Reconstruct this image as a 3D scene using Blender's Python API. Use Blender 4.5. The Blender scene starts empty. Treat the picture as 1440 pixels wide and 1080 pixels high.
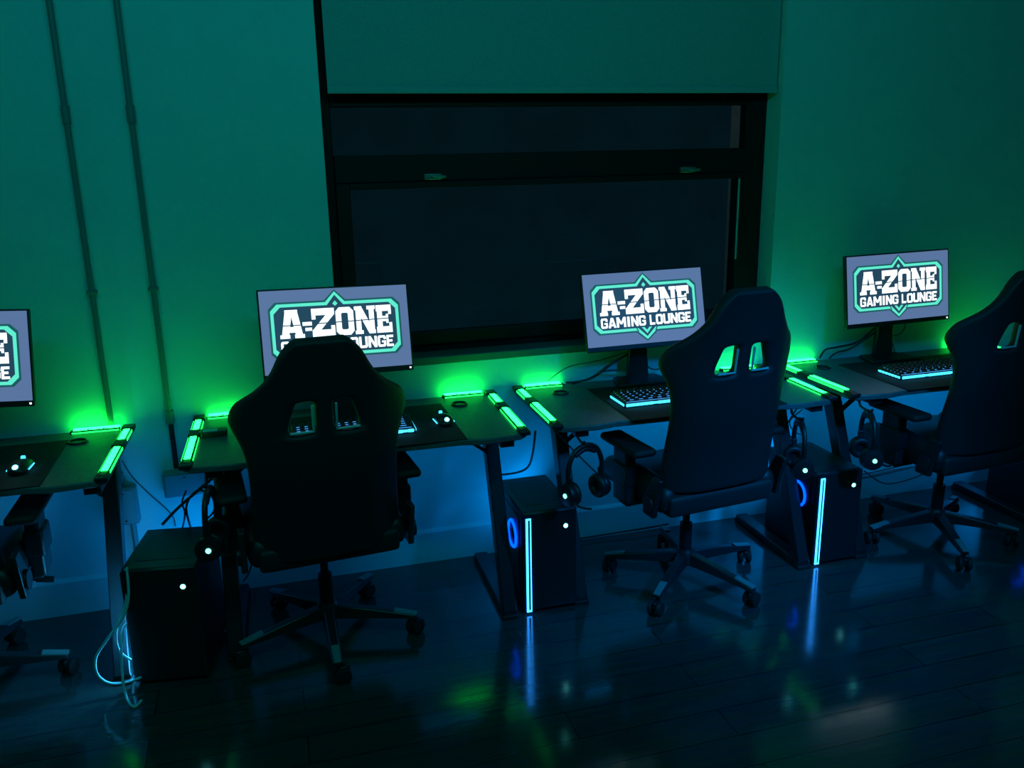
import bpy, math, random
from mathutils import Vector, Matrix
random.seed(7)
scn = bpy.context.scene
COL = scn.collection
R = math.radians

# ------------------------------------------------------------------ materials
def mat(name, col, rough=.5, metal=0., spec=.5, noise=None, bump=None, coat=0.):
    m = bpy.data.materials.new(name); m.use_nodes = True
    nt = m.node_tree; b = nt.nodes['Principled BSDF']
    b.inputs['Base Color'].default_value = (*col, 1)
    b.inputs['Roughness'].default_value = rough
    b.inputs['Metallic'].default_value = metal
    b.inputs['Specular IOR Level'].default_value = spec
    b.inputs['Coat Weight'].default_value = coat
    tc = nt.nodes.new('ShaderNodeTexCoord')
    if noise:
        sc, amt = noise
        n = nt.nodes.new('ShaderNodeTexNoise'); n.inputs['Scale'].default_value = sc; n.inputs['Detail'].default_value = 4
        nt.links.new(tc.outputs['Object'], n.inputs['Vector'])
        r = nt.nodes.new('ShaderNodeValToRGB')
        r.color_ramp.elements[0].position = .3; r.color_ramp.elements[1].position = .7
        r.color_ramp.elements[0].color = (*[c*(1-amt) for c in col], 1)
        r.color_ramp.elements[1].color = (*[min(1, c*(1+amt)) for c in col], 1)
        nt.links.new(n.outputs['Fac'], r.inputs['Fac']); nt.links.new(r.outputs['Color'], b.inputs['Base Color'])
    if bump:
        sc, st, dist = bump
        n2 = nt.nodes.new('ShaderNodeTexNoise'); n2.inputs['Scale'].default_value = sc
        nt.links.new(tc.outputs['Object'], n2.inputs['Vector'])
        bp = nt.nodes.new('ShaderNodeBump'); bp.inputs['Strength'].default_value = st; bp.inputs['Distance'].default_value = dist
        nt.links.new(n2.outputs['Fac'], bp.inputs['Height']); nt.links.new(bp.outputs['Normal'], b.inputs['Normal'])
    return m

def emit(name, col, strength):
    m = bpy.data.materials.new(name); m.use_nodes = True
    nt = m.node_tree; b = nt.nodes['Principled BSDF']
    b.inputs['Base Color'].default_value = (.02, .02, .02, 1); b.inputs['Roughness'].default_value = .4
    b.inputs['Emission Color'].default_value = (*col, 1); b.inputs['Emission Strength'].default_value = strength
    return m

M = {}
M['wall'] = mat('wall_paint', (.62, .64, .63), .75, noise=(6, .03), bump=(160, .12, .002))
M['ceil'] = mat('ceiling_paint', (.4, .4, .4), .9)
M['blind'] = mat('blind_fabric', (.38, .40, .39), .85, noise=(250, .12), bump=(400, .15, .001))
M['conduit'] = mat('shaded_conduit', (.17, .18, .18), .45)  # dark pipe grey, deepened to take in the pipes' shadow on the wall
M['box'] = mat('grey_box_plastic', (.22, .23, .24), .5)
M['frame'] = mat('dark_window_frame', (.006, .006, .008), .6, spec=.25)
M['sill'] = mat('window_sill_board', (.10, .11, .11), .5)
M['glint'] = mat('pale_sash_glint', (.5, .5, .46), .35)  # pale tone for the glint on the sash edge
M['latch'] = mat('latch_metal', (.35, .35, .33), .3, metal=.8)
M['outpost'] = mat('concrete_post', (.55, .48, .40), .8, noise=(20, .15))
M['facade'] = mat('facade_panels', (.05, .17, .20), .8, noise=(3, .2))
M['black'] = mat('black_plastic', (.012, .012, .014), .42)
M['satin'] = mat('black_satin_metal', (.016, .017, .02), .32)
M['pc'] = mat('black_steel_case', (.014, .015, .018), .33, noise=(40, .1))
M['fabric'] = mat('black_upholstery', (.013, .014, .017), .62, bump=(300, .25, .002))
M['leather'] = mat('black_leatherette', (.012, .013, .016), .48, bump=(180, .2, .002))
M['cap'] = mat('grey_foot_pad', (.20, .21, .22), .4)
M['trim'] = mat('lit_slot_trim', (.55, .56, .57), .3)  # paled to hold the monitor light caught on the slot edges
M['desk'] = mat('carbon_desktop', (.12, .125, .125), .42, noise=(90, .2))
M['mat'] = mat('cloth_desk_mat', (.012, .012, .014), .8, bump=(500, .2, .001))
M['rubber'] = mat('black_rubber', (.01, .01, .01), .7)
M['cable'] = mat('black_cable', (.012, .012, .012), .5)
M['palecable'] = mat('pale_cable', (.75, .78, .80), .45)
M['key'] = mat('dark_keycaps', (.02, .02, .022), .4)
M['chrome'] = mat('steel', (.5, .5, .5), .2, metal=1)
M['white'] = mat('white_plastic', (.6, .6, .6), .4)
M['led'] = emit('green_led_diffuser', (.007, 1, .055), 14.0)
M['ledthin'] = emit('green_led_edge', (.004, 1, .045), 34.0)
M['ledside'] = emit('green_led_side', (.01, 1, .10), 3.0)
M['strip'] = emit('ice_blue_strip', (.02, .28, 1.0), 9.0)
M['fan'] = emit('blue_fan_ring', (.0, .06, 1.0), 3.5)
M['sidestrip'] = emit('blue_side_strip', (.03, .45, 1.0), 130.0)
M['dot'] = emit('ice_blue_led', (.15, .95, 1.0), 6.0)
M['hsled'] = emit('headset_led', (.12, 1.0, .85), 5.0)
M['keyglow'] = emit('keyboard_glow', (.05, .55, .85), 2.2)
M['keyglow2'] = emit('keyboard_key_glow', (.05, .32, .8), 1.3)
M['scr'] = emit('screen_slate_blue', (.100, .172, .345), 1.0)
M['scrdark'] = emit('logo_panel_navy', (.018, .058, .105), 1.0)
M['teal'] = emit('logo_border_mint', (.12, .86, .64), 1.0)
M['dgreen'] = emit('logo_outline_green', (.012, .10, .11), 1.0)
M['letter'] = emit('logo_letters_white', (.86, 1.0, 1.0), 1.5)
M['whitedot'] = emit('monitor_power_led', (.8, .9, 1.0), 2.0)

def glass_mat():
    m = bpy.data.materials.new('window_glass'); m.use_nodes = True
    nt = m.node_tree; nt.nodes.remove(nt.nodes['Principled BSDF'])
    out = nt.nodes['Material Output']
    t = nt.nodes.new('ShaderNodeBsdfTransparent'); t.inputs['Color'].default_value = (.75, .78, .8, 1)
    g = nt.nodes.new('ShaderNodeBsdfGlossy'); g.inputs['Roughness'].default_value = .03
    fr = nt.nodes.new('ShaderNodeFresnel'); fr.inputs['IOR'].default_value = 1.6
    mx = nt.nodes.new('ShaderNodeMixShader')
    nt.links.new(fr.outputs[0], mx.inputs[0]); nt.links.new(t.outputs[0], mx.inputs[1]); nt.links.new(g.outputs[0], mx.inputs[2])
    nt.links.new(mx.outputs[0], out.inputs['Surface'])
    return m
M['glass'] = glass_mat()

def floor_mat():
    m = bpy.data.materials.new('dark_laminate_planks'); m.use_nodes = True
    nt = m.node_tree; b = nt.nodes['Principled BSDF']
    tc = nt.nodes.new('ShaderNodeTexCoord')
    br = nt.nodes.new('ShaderNodeTexBrick')
    br.inputs['Scale'].default_value = 1.0
    br.inputs['Brick Width'].default_value = 1.25; br.inputs['Row Height'].default_value = .13
    br.inputs['Mortar Size'].default_value = .0022; br.inputs['Mortar Smooth'].default_value = .2
    br.inputs['Color1'].default_value = (.072, .070, .066, 1); br.inputs['Color2'].default_value = (.058, .056, .054, 1)
    br.inputs['Mortar'].default_value = (.008, .008, .008, 1)
    br.offset = .37
    nt.links.new(tc.outputs['Object'], br.inputs['Vector'])
    mp = nt.nodes.new('ShaderNodeMapping'); mp.inputs['Scale'].default_value = (1.2, 16, 1)
    nt.links.new(tc.outputs['Object'], mp.inputs['Vector'])
    n = nt.nodes.new('ShaderNodeTexNoise'); n.inputs['Scale'].default_value = 3; n.inputs['Detail'].default_value = 6
    nt.links.new(mp.outputs[0], n.inputs['Vector'])
    mix = nt.nodes.new('ShaderNodeMix'); mix.data_type = 'RGBA'; mix.blend_type = 'MULTIPLY'; mix.inputs[0].default_value = .7
    nt.links.new(br.outputs['Color'], mix.inputs[6]); nt.links.new(n.outputs['Color'], mix.inputs[7])
    nt.links.new(mix.outputs[2], b.inputs['Base Color'])
    mr = nt.nodes.new('ShaderNodeMapRange'); mr.inputs[3].default_value = .07; mr.inputs[4].default_value = .20
    nt.links.new(n.outputs['Fac'], mr.inputs[0]); nt.links.new(mr.outputs[0], b.inputs['Roughness'])
    bp = nt.nodes.new('ShaderNodeBump'); bp.inputs['Strength'].default_value = .25; bp.inputs['Distance'].default_value = .0012
    inv = nt.nodes.new('ShaderNodeMath'); inv.operation = 'MULTIPLY_ADD'; inv.inputs[1].default_value = -1.0; inv.inputs[2].default_value = 1.0
    nt.links.new(br.outputs['Fac'], inv.inputs[0])
    ad = nt.nodes.new('ShaderNodeMath'); ad.operation = 'MULTIPLY_ADD'; ad.inputs[1].default_value = .35
    nt.links.new(n.outputs['Fac'], ad.inputs[0]); nt.links.new(inv.outputs[0], ad.inputs[2])
    nt.links.new(ad.outputs[0], bp.inputs['Height']); nt.links.new(bp.outputs['Normal'], b.inputs['Normal'])
    b.inputs['Specular IOR Level'].default_value = .85
    return m
M['floor'] = floor_mat()

# ------------------------------------------------------------------ mesh builder
def rotm(rx=0, ry=0, rz=0):
    return Matrix.Rotation(rz, 3, 'Z') @ Matrix.Rotation(ry, 3, 'Y') @ Matrix.Rotation(rx, 3, 'X')

def smooth_path(pts, n=6):
    P = [Vector(p) for p in pts]
    if len(P) < 3: return P
    out = []
    for i in range(len(P)-1):
        p0 = P[max(i-1, 0)]; p1 = P[i]; p2 = P[i+1]; p3 = P[min(i+2, len(P)-1)]
        for k in range(n):
            t = k/n
            out.append(.5*((2*p1) + (-p0+p2)*t + (2*p0-5*p1+4*p2-p3)*t*t + (-p0+3*p1-3*p2+p3)*t**3))
    out.append(P[-1])
    return out

class MB:
    def __init__(s): s.v = []; s.f = []
    def add(s, vs, fs):
        o = len(s.v); s.v += [tuple(v) for v in vs]; s.f += [tuple(i+o for i in f) for f in fs]; return s
    def box(s, c, size, rot=None, taper=None):
        hx, hy, hz = size[0]/2, size[1]/2, size[2]/2; vs = []
        for z in (-1, 1):
            k = taper if (taper and z > 0) else (1, 1)
            for x, y in ((-1, -1), (1, -1), (1, 1), (-1, 1)):
                p = Vector((x*hx*k[0], y*hy*k[1], z*hz))
                if rot: p = rot @ p
                vs.append(p + Vector(c))
        return s.add(vs, [(3, 2, 1, 0), (4, 5, 6, 7), (0, 1, 5, 4), (1, 2, 6, 5), (2, 3, 7, 6), (3, 0, 4, 7)])
    def bb(s, a, b):
        return s.box([(a[i]+b[i])/2 for i in range(3)], [abs(b[i]-a[i]) for i in range(3)])
    def tube(s, pts, r, seg=8, sm=6, cap=True):
        P = smooth_path(pts, sm) if sm else [Vector(p) for p in pts]
        vs = []; fs = []; up = None; n = len(P)
        for i, p in enumerate(P):
            t = (P[min(i+1, n-1)] - P[max(i-1, 0)])
            t = t.normalized() if t.length > 1e-9 else Vector((0, 0, 1))
            if up is None:
                up = Vector((0, 0, 1)) if abs(t.z) < .9 else Vector((1, 0, 0))
            x = t.cross(up).normalized(); up = x.cross(t).normalized()
            rr = r[0] + (r[1]-r[0])*i/(n-1) if isinstance(r, (tuple, list)) else r
            for k in range(seg):
                a = 2*math.pi*k/seg
                vs.append(p + x*math.cos(a)*rr + up*math.sin(a)*rr)
        for i in range(n-1):
            for k in range(seg):
                k2 = (k+1) % seg
                fs.append((i*seg+k, i*seg+k2, (i+1)*seg+k2, (i+1)*seg+k))
        if cap:
            fs.append(tuple(range(seg))[::-1]); fs.append(tuple((n-1)*seg+k for k in range(seg)))
        return s.add(vs, fs)
    def lathe(s, prof, c=(0, 0, 0), seg=20, rot=None):
        vs = []; fs = []; n = len(prof)
        for r, z in prof:
            for k in range(seg):
                a = 2*math.pi*k/seg; p = Vector((r*math.cos(a), r*math.sin(a), z))
                if rot: p = rot @ p
                vs.append(p + Vector(c))
        for i in range(n-1):
            for k in range(seg):
                k2 = (k+1) % seg; fs.append((i*seg+k, i*seg+k2, (i+1)*seg+k2, (i+1)*seg+k))
        if prof[0][0] > 1e-6: fs.append(tuple(range(seg))[::-1])
        if prof[-1][0] > 1e-6: fs.append(tuple((n-1)*seg+k for k in range(seg)))
        return s.add(vs, fs)
    def prism(s, poly, a, b, axis='z'):
        def m(p, t):
            return {'z': (p[0], p[1], t), 'y': (p[0], t, p[1]), 'x': (t, p[0], p[1])}[axis]
        n = len(poly); vs = [m(p, a) for p in poly] + [m(p, b) for p in poly]
        fs = [tuple(range(n))[::-1], tuple(range(n, 2*n))] + [(i, (i+1) % n, (i+1) % n+n, i+n) for i in range(n)]
        return s.add(vs, fs)
    def torus(s, c, R0, r, rot=None, seg=28, ss=8, a0=0, a1=2*math.pi):
        full = abs(a1-a0-2*math.pi) < 1e-6; vs = []; fs = []; n = seg if full else seg+1
        for i in range(n):
            a = a0 + (a1-a0)*i/seg
            for k in range(ss):
                b = 2*math.pi*k/ss
                p = Vector(((R0+r*math.cos(b))*math.cos(a), (R0+r*math.cos(b))*math.sin(a), r*math.sin(b)))
                if rot: p = rot @ p
                vs.append(p + Vector(c))
        for i in range(seg):
            j = (i+1) % n
            for k in range(ss):
                k2 = (k+1) % ss; fs.append((i*ss+k, j*ss+k, j*ss+k2, i*ss+k2))
        return s.add(vs, fs)
    def mesh(s, name):
        me = bpy.data.meshes.new(name); me.from_pydata(s.v, [], s.f); me.update()
        import bmesh
        bm = bmesh.new(); bm.from_mesh(me); bmesh.ops.recalc_face_normals(bm, faces=bm.faces); bm.to_mesh(me); bm.free()
        return me
    def build(s, name, m, parent=None, bevel=0, seg=2, sub=0, smooth=True, loc=None):
        me = s.mesh(name); me.materials.append(M[m])
        o = bpy.data.objects.new(name, me); COL.objects.link(o)
        if parent: o.parent = parent
        if loc: o.location = loc
        if bevel:
            b = o.modifiers.new('bevel', 'BEVEL'); b.width = bevel; b.segments = seg; b.limit_method = 'ANGLE'; b.angle_limit = R(40)
        if sub:
            u = o.modifiers.new('sub', 'SUBSURF'); u.levels = sub; u.render_levels = sub
        if smooth:
            if sub: me.polygons.foreach_set('use_smooth', [True]*len(me.polygons))
            else: me.shade_smooth() if not hasattr(me, 'set_sharp_from_angle') else (me.polygons.foreach_set('use_smooth', [True]*len(me.polygons)), me.set_sharp_from_angle(angle=R(40)))
        return o

def tag(o, label, cat, group=None, kind=None):
    o['label'] = label; o['category'] = cat
    if group: o['group'] = group
    if kind: o['kind'] = kind
    return o
def thing(name, label, cat, loc, rz=0, group=None):
    o = bpy.data.objects.new(name, None); COL.objects.link(o); o.empty_display_size = .05
    o.location = loc; o.rotation_euler = (0, 0, rz)
    return tag(o, label, cat, group)
def struct(o, label, cat):
    o['kind'] = 'structure'; o['label'] = label; o['category'] = cat; return o

# ------------------------------------------------------------------ room shell
XL, XR, YF, ZC = -3.0, 5.2, -5.6, 3.1
WX0, WX1, WZ0, WZ1 = .255, 2.185, .89, 2.75       # window opening
T = .26
b = MB()
b.bb((XL, 0, 0), (WX0, T, ZC)); b.bb((WX1, 0, 0), (XR, T, ZC))
b.bb((WX0, 0, 0), (WX1, T, WZ0)); b.bb((WX0, 0, WZ1), (WX1, T, ZC))
struct(b.build('wall_back', 'wall', smooth=False), 'pale painted wall behind the desks washed in green light', 'wall')
struct(MB().bb((XL-.2, YF, 0), (XL, T, ZC)).build('wall_left', 'wall', smooth=False), 'plain painted side wall far left of the desks', 'wall')
struct(MB().bb((XR, YF, 0), (XR+.2, T, ZC)).build('wall_right', 'wall', smooth=False), 'plain painted side wall far right of the desks', 'wall')
struct(MB().bb((XL-.2, YF-.2, 0), (XR+.2, YF, ZC)).build('wall_front', 'wall', smooth=False), 'plain painted wall opposite the window', 'wall')
struct(MB().bb((XL-.2, YF-.2, ZC), (XR+.2, T, ZC+.15)).build('ceiling', 'ceil', smooth=False), 'plain ceiling above the gaming room', 'ceiling')
struct(MB().bb((XL-.2, YF-.2, -.1), (XR+.2, T, 0)).build('floor', 'floor', smooth=False), 'dark glossy wood plank floor', 'floor')
struct(MB().prism([(0, 0), (-.016, 0), (-.016, .136), (-.010, .146), (0, .148)], XL, XR, 'x').build('baseboard_back', 'wall', smooth=False), 'painted baseboard along the foot of the back wall', 'baseboard')

# window (set back in its opening)
FY0, FY1 = .11, .17
win = bpy.data.objects.new('window_1', None); COL.objects.link(win); win.location = ((WX0+WX1)/2, FY0, WZ0)
struct(win, 'dark framed window in the back wall with night outside', 'window')
ox, oy, oz = win.location
def W(b_, a, c): return b_.bb((a[0]-ox, a[1]-oy, a[2]-oz), (c[0]-ox, c[1]-oy, c[2]-oz))
b = MB()
W(b, (WX0, FY0, WZ0), (.297, FY1, WZ1)); W(b, (2.088, FY0, WZ0), (WX1, FY1, WZ1))
W(b, (.297, FY0, WZ0), (2.088, FY1, .935)); W(b, (.297, FY0, 2.70), (2.088, FY1, WZ1))
W(b, (.297, FY0, 1.885), (2.088, FY1, 1.955)); W(b, (.297, FY0-.01, 1.60), (2.088, FY1, 1.705))
b.build('window_frame', 'frame', win, bevel=.004)
b = MB()
W(b, (.297, FY0-.015, .935), (.352, FY1-.01, 1.60)); W(b, (2.052, FY0-.015, .935), (2.088, FY1-.01, 1.60))
W(b, (.352, FY0-.015, .935), (2.052, FY1-.01, .985)); W(b, (.352, FY0-.015, 1.575), (2.052, FY1-.01, 1.60))
b.build('window_sash', 'frame', win, bevel=.003)
W(MB(), (.352, .135, .985), (2.052, .141, 1.575)).build('window_pane', 'glass', win, smooth=False)
W(MB(), (.297, .135, 1.705), (2.088, .141, 1.885)).build('window_pane', 'glass', win, smooth=False)
W(MB(), (.297, .135, 1.955), (2.088, .141, 2.70)).build('window_pane', 'glass', win, smooth=False)
W(MB(), (2.052, FY0-.020, 1.22), (2.058, FY0-.013, 1.575)).build('sash_glint', 'glint', win, smooth=False)  # thin pale strip painting in the glint along the sash edge
for x in (.68, 1.80):
    h = MB(); W(h, (x-.035, FY0-.028, 1.606), (x+.035, FY0-.008, 1.630)); W(h, (x-.008, FY0-.045, 1.612), (x+.05, FY0-.026, 1.624))
    h.build('window_latch', 'latch', win, bevel=.003)
o = MB().bb((WX0, -.004, .872), (WX1, FY0, .905)); struct(o.build('trim_1', 'sill', bevel=.004), 'dark window sill board under the window', 'window sill')

bl = thing('roller_blind', 'wide fabric roller blind half lowered over the window', 'blind', (1.232, .035, 1.93))
b = MB().bb((-.945, -.0015, .012), (.945, .0015, .80)); b.build('blind_fabric', 'blind', bl, smooth=False)
MB().prism([(-.007, 0), (.007, 0), (.009, .012), (.005, .024), (-.005, .024), (-.009, .012)], -.945, .945, 'x').build('bottom_bar', 'blind', bl)
MB().tube([(-.94, 0, .80), (.94, 0, .80)], .022, 16, 0).build('roller_tube', 'blind', bl)

# the dark world outside
fc = MB().bb((-2.5, 3.2, -1), (5.5, 3.4, 6)); fc = fc.build('facade_outside', 'facade', smooth=False)
struct(fc, 'dim facade across the yard seen through the window', 'facade')
b = MB().box((0, 0, 1.6), (.075, .12, 3.2)).box((0, 0, .03), (.16, .2, .06))
tag(b.build('outside_post', 'outpost', loc=(2.447, .75, 0), bevel=.006), 'pale post standing outside behind the upper right window pane', 'post')

# conduits and wall boxes
def conduit(x, z0, label):
    t = thing('wall_conduit', label, 'conduit', (x, -.016, z0), group='conduits running up the back wall')
    MB().tube([(0, 0, 0), (0, 0, ZC-z0-.02)], .0105, 12, 0).build('pipe', 'conduit', t)
    MB().tube([(0, 0, 1.83-z0), (0, 0, 1.89-z0)], .0145, 12, 0).build('coupling', 'conduit', t)
    for z in (1.25, 2.35):
        MB().box((0, .002, z-z0), (.036, .028, .014)).build('pipe_clip', 'conduit', t, bevel=.004)
    MB().tube([(0, 0, -.0), (0, 0, .05)], .0165, 12, 0).build('end_connector', 'conduit', t)
conduit(-.600, .51, 'left of the two thin pipes running up the wall')
conduit(-.394, .735, 'right of the two thin pipes on the wall, ending at desk height')
def wallbox(x0, x1, z0, z1, d, label):
    t = thing('junction_box', label, 'junction box', ((x0+x1)/2, -d/2, z0))
    MB().bb((-(x1-x0)/2, -d/2, 0), ((x1-x0)/2, d/2, z1-z0)).build('box_body', 'box', t, bevel=.006)
    MB().bb((-(x1-x0)/2+.008, -d/2-.004, .008), ((x1-x0)/2-.008, -d/2, z1-z0-.008)).build('cover_plate', 'box', t, bevel=.002)
    MB().tube([(0, -d/2-.006, .02), (0, -d/2-.003, .02)], .004, 8, 0).tube([(0, -d/2-.006, z1-z0-.02), (0, -d/2-.003, z1-z0-.02)], .004, 8, 0).build('cover_screw', 'chrome', t)
wallbox(-.635, -.545, .355, .505, .05, 'grey wall box behind the right leg of the far left desk')
wallbox(-.445, -.285, .445, .545, .05, 'wide grey wall box low between the two conduits and the tall-backed chair')
t = tag(MB().tube([(-.575, -.012, .355), (-.575, -.012, .149)], .011, 10, 0).build('pipe_stub', 'conduit'), 'short pale pipe below the left wall box', 'pipe')
tag(MB().bb((-.403, -.014, .55), (-.385, -.001, .733)).build('cable_trunking', 'cable', bevel=.002), 'dark narrow trunking below the right conduit', 'trunking')

# ------------------------------------------------------------------ desks
DW, DY0, DY1, DH = .585, -.585, -.015, .74
def make_desk(cx, label, xl, xr, rz, hooks=()):
    t = thing('gaming_desk', label, 'desk', (cx, -.30, 0), R(rz), 'gaming desks along the wall')
    y0, y1 = DY0+.30, DY1+.30
    c = .03
    poly = [(-DW+c, y0), (-DW+.16, y0-.012), (-DW+.24, y0+.004), (DW-.24, y0+.004), (DW-.16, y0-.012), (DW-c, y0), (DW, y0+c), (DW, y1-c), (DW-c, y1), (-DW+c, y1), (-DW, y1-c), (-DW, y0+c)]
    MB().prism(poly, DH-.022, DH).build('desktop', 'desk', t, bevel=.004)
    for s in (-1, 1):
        x = xl if s < 0 else xr
        b = MB()
        b.bb((x-.028, -.26, 0.004), (x+.028, .255, .034))                               # foot
        b.bb((x-.026, -.27, .690), (x+.026, .235, .717))                                # top arm
        prof = [(-.262, .03), (-.205, .03), (.075, .692), (.005, .692)]
        b.prism(prof, x-.026, x+.026, 'x')                                              # slanted post
        b.prism([(.02, .60), (.075, .692), (.16, .692)], x-.012, x+.012, 'x')
        f = b.build('leg_frame', 'satin', t, bevel=.004)
        MB().box((x, -.250, .008), (.062, .035, .016)).build('foot_cap', 'rubber', f, bevel=.004)
        MB().box((x, .245, .008), (.062, .035, .016)).build('foot_cap', 'rubber', f, bevel=.004)
        MB().box((x-s*.085, -.02, .640), (.20, .022, .012), rotm(0, R(38)*s, 0)).build('brace', 'satin', f, bevel=.002)
    MB().bb((-.50, .055, .655), (.50, .085, .692)).build('cross_beam', 'satin', t, bevel=.003)
    # light bars: a long one on each side edge and a short one along the rear edge of each corner
    for s in (-1, 1):
        x = s*(DW-.013)
        b = MB(); b.bb((x-.017, -.265, DH-.004), (x+.017, .262, DH+.010)); b.bb((x-.021, .025, DH-.006), (x+.021, .095, DH+.014)); b.bb((x-.021, -.285, DH-.008), (x+.021, -.235, DH+.009)); b.bb((x-.022, .232, DH-.006), (x+.022, .284, DH+.013))
        h = b.build('side_light_bar', 'black', t, bevel=.004)
        MB().bb((x-.011, -.222, DH+.007), (x+.011, .018, DH+.0125)).build('front_diffuser', 'led', h, bevel=.002)
        MB().bb((x-.011, .104, DH+.007), (x+.011, .222, DH+.0125)).build('rear_diffuser', 'led', h, bevel=.002)
        MB().bb((x+s*.0155, -.222, DH+.000), (x+s*.0185, .018, DH+.008)).build('edge_light', 'ledside', h)
        for y0_, y1_ in ((-.222, .018), (.104, .222)):
            MB().bb((x-s*.0185, y0_, DH+.001), (x-s*.0155, y1_, DH+.006)).build('edge_light', 'ledside', h)  # inner glowing edges added to spill green onto the desktop
        MB().bb((x+s*.0155, .104, DH+.000), (x+s*.0185, .222, DH+.008)).build('edge_light', 'ledside', h)
        xa, xb = s*(DW-.205), s*(DW-.045)
        r = MB().bb((xa-s*.008, .252, DH-.004), (xb, .282, DH+.010)).build('rear_light_bar', 'black', t, bevel=.004)
        for k in range(3):
            u0 = xa + (xb-xa)*(k/3+.015); u1 = xa + (xb-xa)*((k+1)/3-.015)
            MB().bb((u0, .258, DH+.007), (u1, .276, DH+.0125)).build('diffuser', 'led', r, bevel=.002)
        MB().bb((xa, .2815, DH+.002), (xb, .2845, DH+.012)).build('edge_light', 'ledthin', r)
        MB().bb((xa, .2495, DH+.001), (xb, .2525, DH+.006)).build('edge_light', 'ledside', r)
        MB().torus((s*.42, .15, DH+.002), .030, .004).lathe([(0, 0.0005), (.028, .001)], (s*.42, .15, DH)).build('cable_grommet', 'black', t)
    for hx in hooks:
        hx -= cx
        MB().tube([(hx, -.255, .716), (hx, -.262, .692), (hx, -.29, .684), (hx, -.33, .684), (hx, -.338, .696)], .005, 8).box((hx, -.250, .715), (.03, .03, .008)).build('headset_hook', 'black', t)
    return t
CX = {1: -1.115, 2: .277, 3: 1.552, 4: 2.805}
make_desk(CX[1], 'black gaming desk with green light bars, leftmost, cut by the photo edge', -.50, .54, -1.5)
make_desk(CX[2], 'black gaming desk with green light bars behind the tall-backed chair, left of the window middle', -.485, .51, -1.5, (-.236,))
make_desk(CX[3], 'black gaming desk with green light bars below the right half of the window', -.475, .51, -1.0, (1.06, 1.955))
make_desk(CX[4], 'black gaming desk with green light bars at the far right', -.46, .51, 0, (2.27,))

def desk_mat(cx, w0, w1, label):
    t = MB().prism([(cx-w0, -.592), (cx+w1, -.592), (cx+w1, -.13), (cx-w0, -.13)], DH+.0004, DH+.0034)
    tag(t.build('desk_mat', 'mat', bevel=.001), label, 'desk mat', 'dark desk mats')
desk_mat(CX[1], .37, .39, 'dark cloth mat covering the middle of the leftmost desk')
desk_mat(CX[2], .36, .355, 'dark cloth mat under the keyboard behind the tall-backed chair')
desk_mat(CX[3], .295, .36, 'dark cloth mat on the desk below the right half of the window')
desk_mat(CX[4], .33, .36, 'dark cloth mat on the far right desk')

# ------------------------------------------------------------------ lettering
def ring(o, i): # outer/inner octagon polygons of same length -> quads
    n = len(o); return [[o[k], o[(k+1) % n], i[(k+1) % n], i[k]] for k in range(n)]
def octo(x0, y0, x1, y1, cx, cy): return [(x0+cx, y0), (x1-cx, y0), (x1, y0+cy), (x1, y1-cy), (x1-cx, y1), (x0+cx, y1), (x0, y1-cy), (x0, y0+cy)]
def rect(x0, y0, x1, y1): return [(x0, y0), (x1, y0), (x1, y1), (x0, y1)]
GL = {
 'A': [[(.05, 0), (.34, 0), (.55, 1), (.26, 1)], [(.66, 0), (.95, 0), (.74, 1), (.45, 1)], rect(.25, .2, .75, .40), rect(.24, .86, .76, 1), rect(0, 0, .40, .13), rect(.60, 0, 1, .13)],
 'Z': [rect(0, .76, 1, 1), rect(0, .62, .17, 1), [(.0, .22), (.36, .22), (1, .78), (.64, .78)], rect(0, 0, 1, .24), rect(.83, 0, 1, .38)],
 'O': ring(octo(0, 0, 1, 1, .2, .14), octo(.31, .20, .69, .80, .06, .04)),
 'N': [rect(.06, 0, .30, 1), rect(.70, 0, .94, 1), [(.06, 1), (.34, 1), (.94, 0), (.66, 0)], rect(0, 0, .38, .13), rect(0, .87, .36, 1), rect(.60, .87, 1, 1), rect(.66, 0, .97, .13)],
 'E': [rect(.06, 0, .38, 1), rect(0, 0, .98, .22), rect(0, .78, .96, 1), rect(.38, .41, .76, .60), rect(.80, 0, .98, .36), rect(.78, .66, .96, 1), rect(.62, .34, .76, .67)],
 'a': [[(.0, 0), (.28, 0), (.60, 1), (.34, 1)], [(.72, 0), (1, 0), (.66, 1), (.40, 1)], rect(.2, .17, .8, .36)],
 'g': [rect(0, .15, .28, .85), [(0, .85), (.28, .8), (.28, 1), (.15, 1)], [(0, .15), (.15, 0), (.28, 0), (.28, .2)], rect(.15, .8, .85, 1), [(.85, 1), (1, .86), (1, .66), (.72, .66), (.72, 1)], rect(.15, 0, .85, .2), [(.85, 0), (1, .14), (1, .52), (.72, .52), (.72, 0)], rect(.5, .38, 1, .54)],
 'm': [rect(0, 0, .24, 1), rect(.76, 0, 1, 1), [(.0, 1), (.26, 1), (.6, .3), (.40, .3)], [(1, 1), (.74, 1), (.40, .3), (.6, .3)]],
 'i': [rect(.2, 0, .8, 1)],
 'n': [rect(0, 0, .28, 1), rect(.72, 0, 1, 1), [(0, 1), (.3, 1), (1, 0), (.7, 0)]],
 'l': [rect(0, 0, .30, 1), rect(0, 0, .92, .22)],
 'o': ring(octo(0, 0, 1, 1, .16, .14), octo(.29, .21, .71, .79, .05, .05)),
 'u': [rect(0, .15, .28, 1), rect(.72, .15, 1, 1), [(0, .15), (.15, 0), (.28, 0), (.28, .25)], [(1, .15), (.85, 0), (.72, 0), (.72, .25)], rect(.15, 0, .85, .22)],
 'e': [rect(0, 0, .30, 1), rect(0, 0, .95, .21), rect(0, .79, .95, 1), rect(.3, .40, .80, .60)],
}
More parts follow.
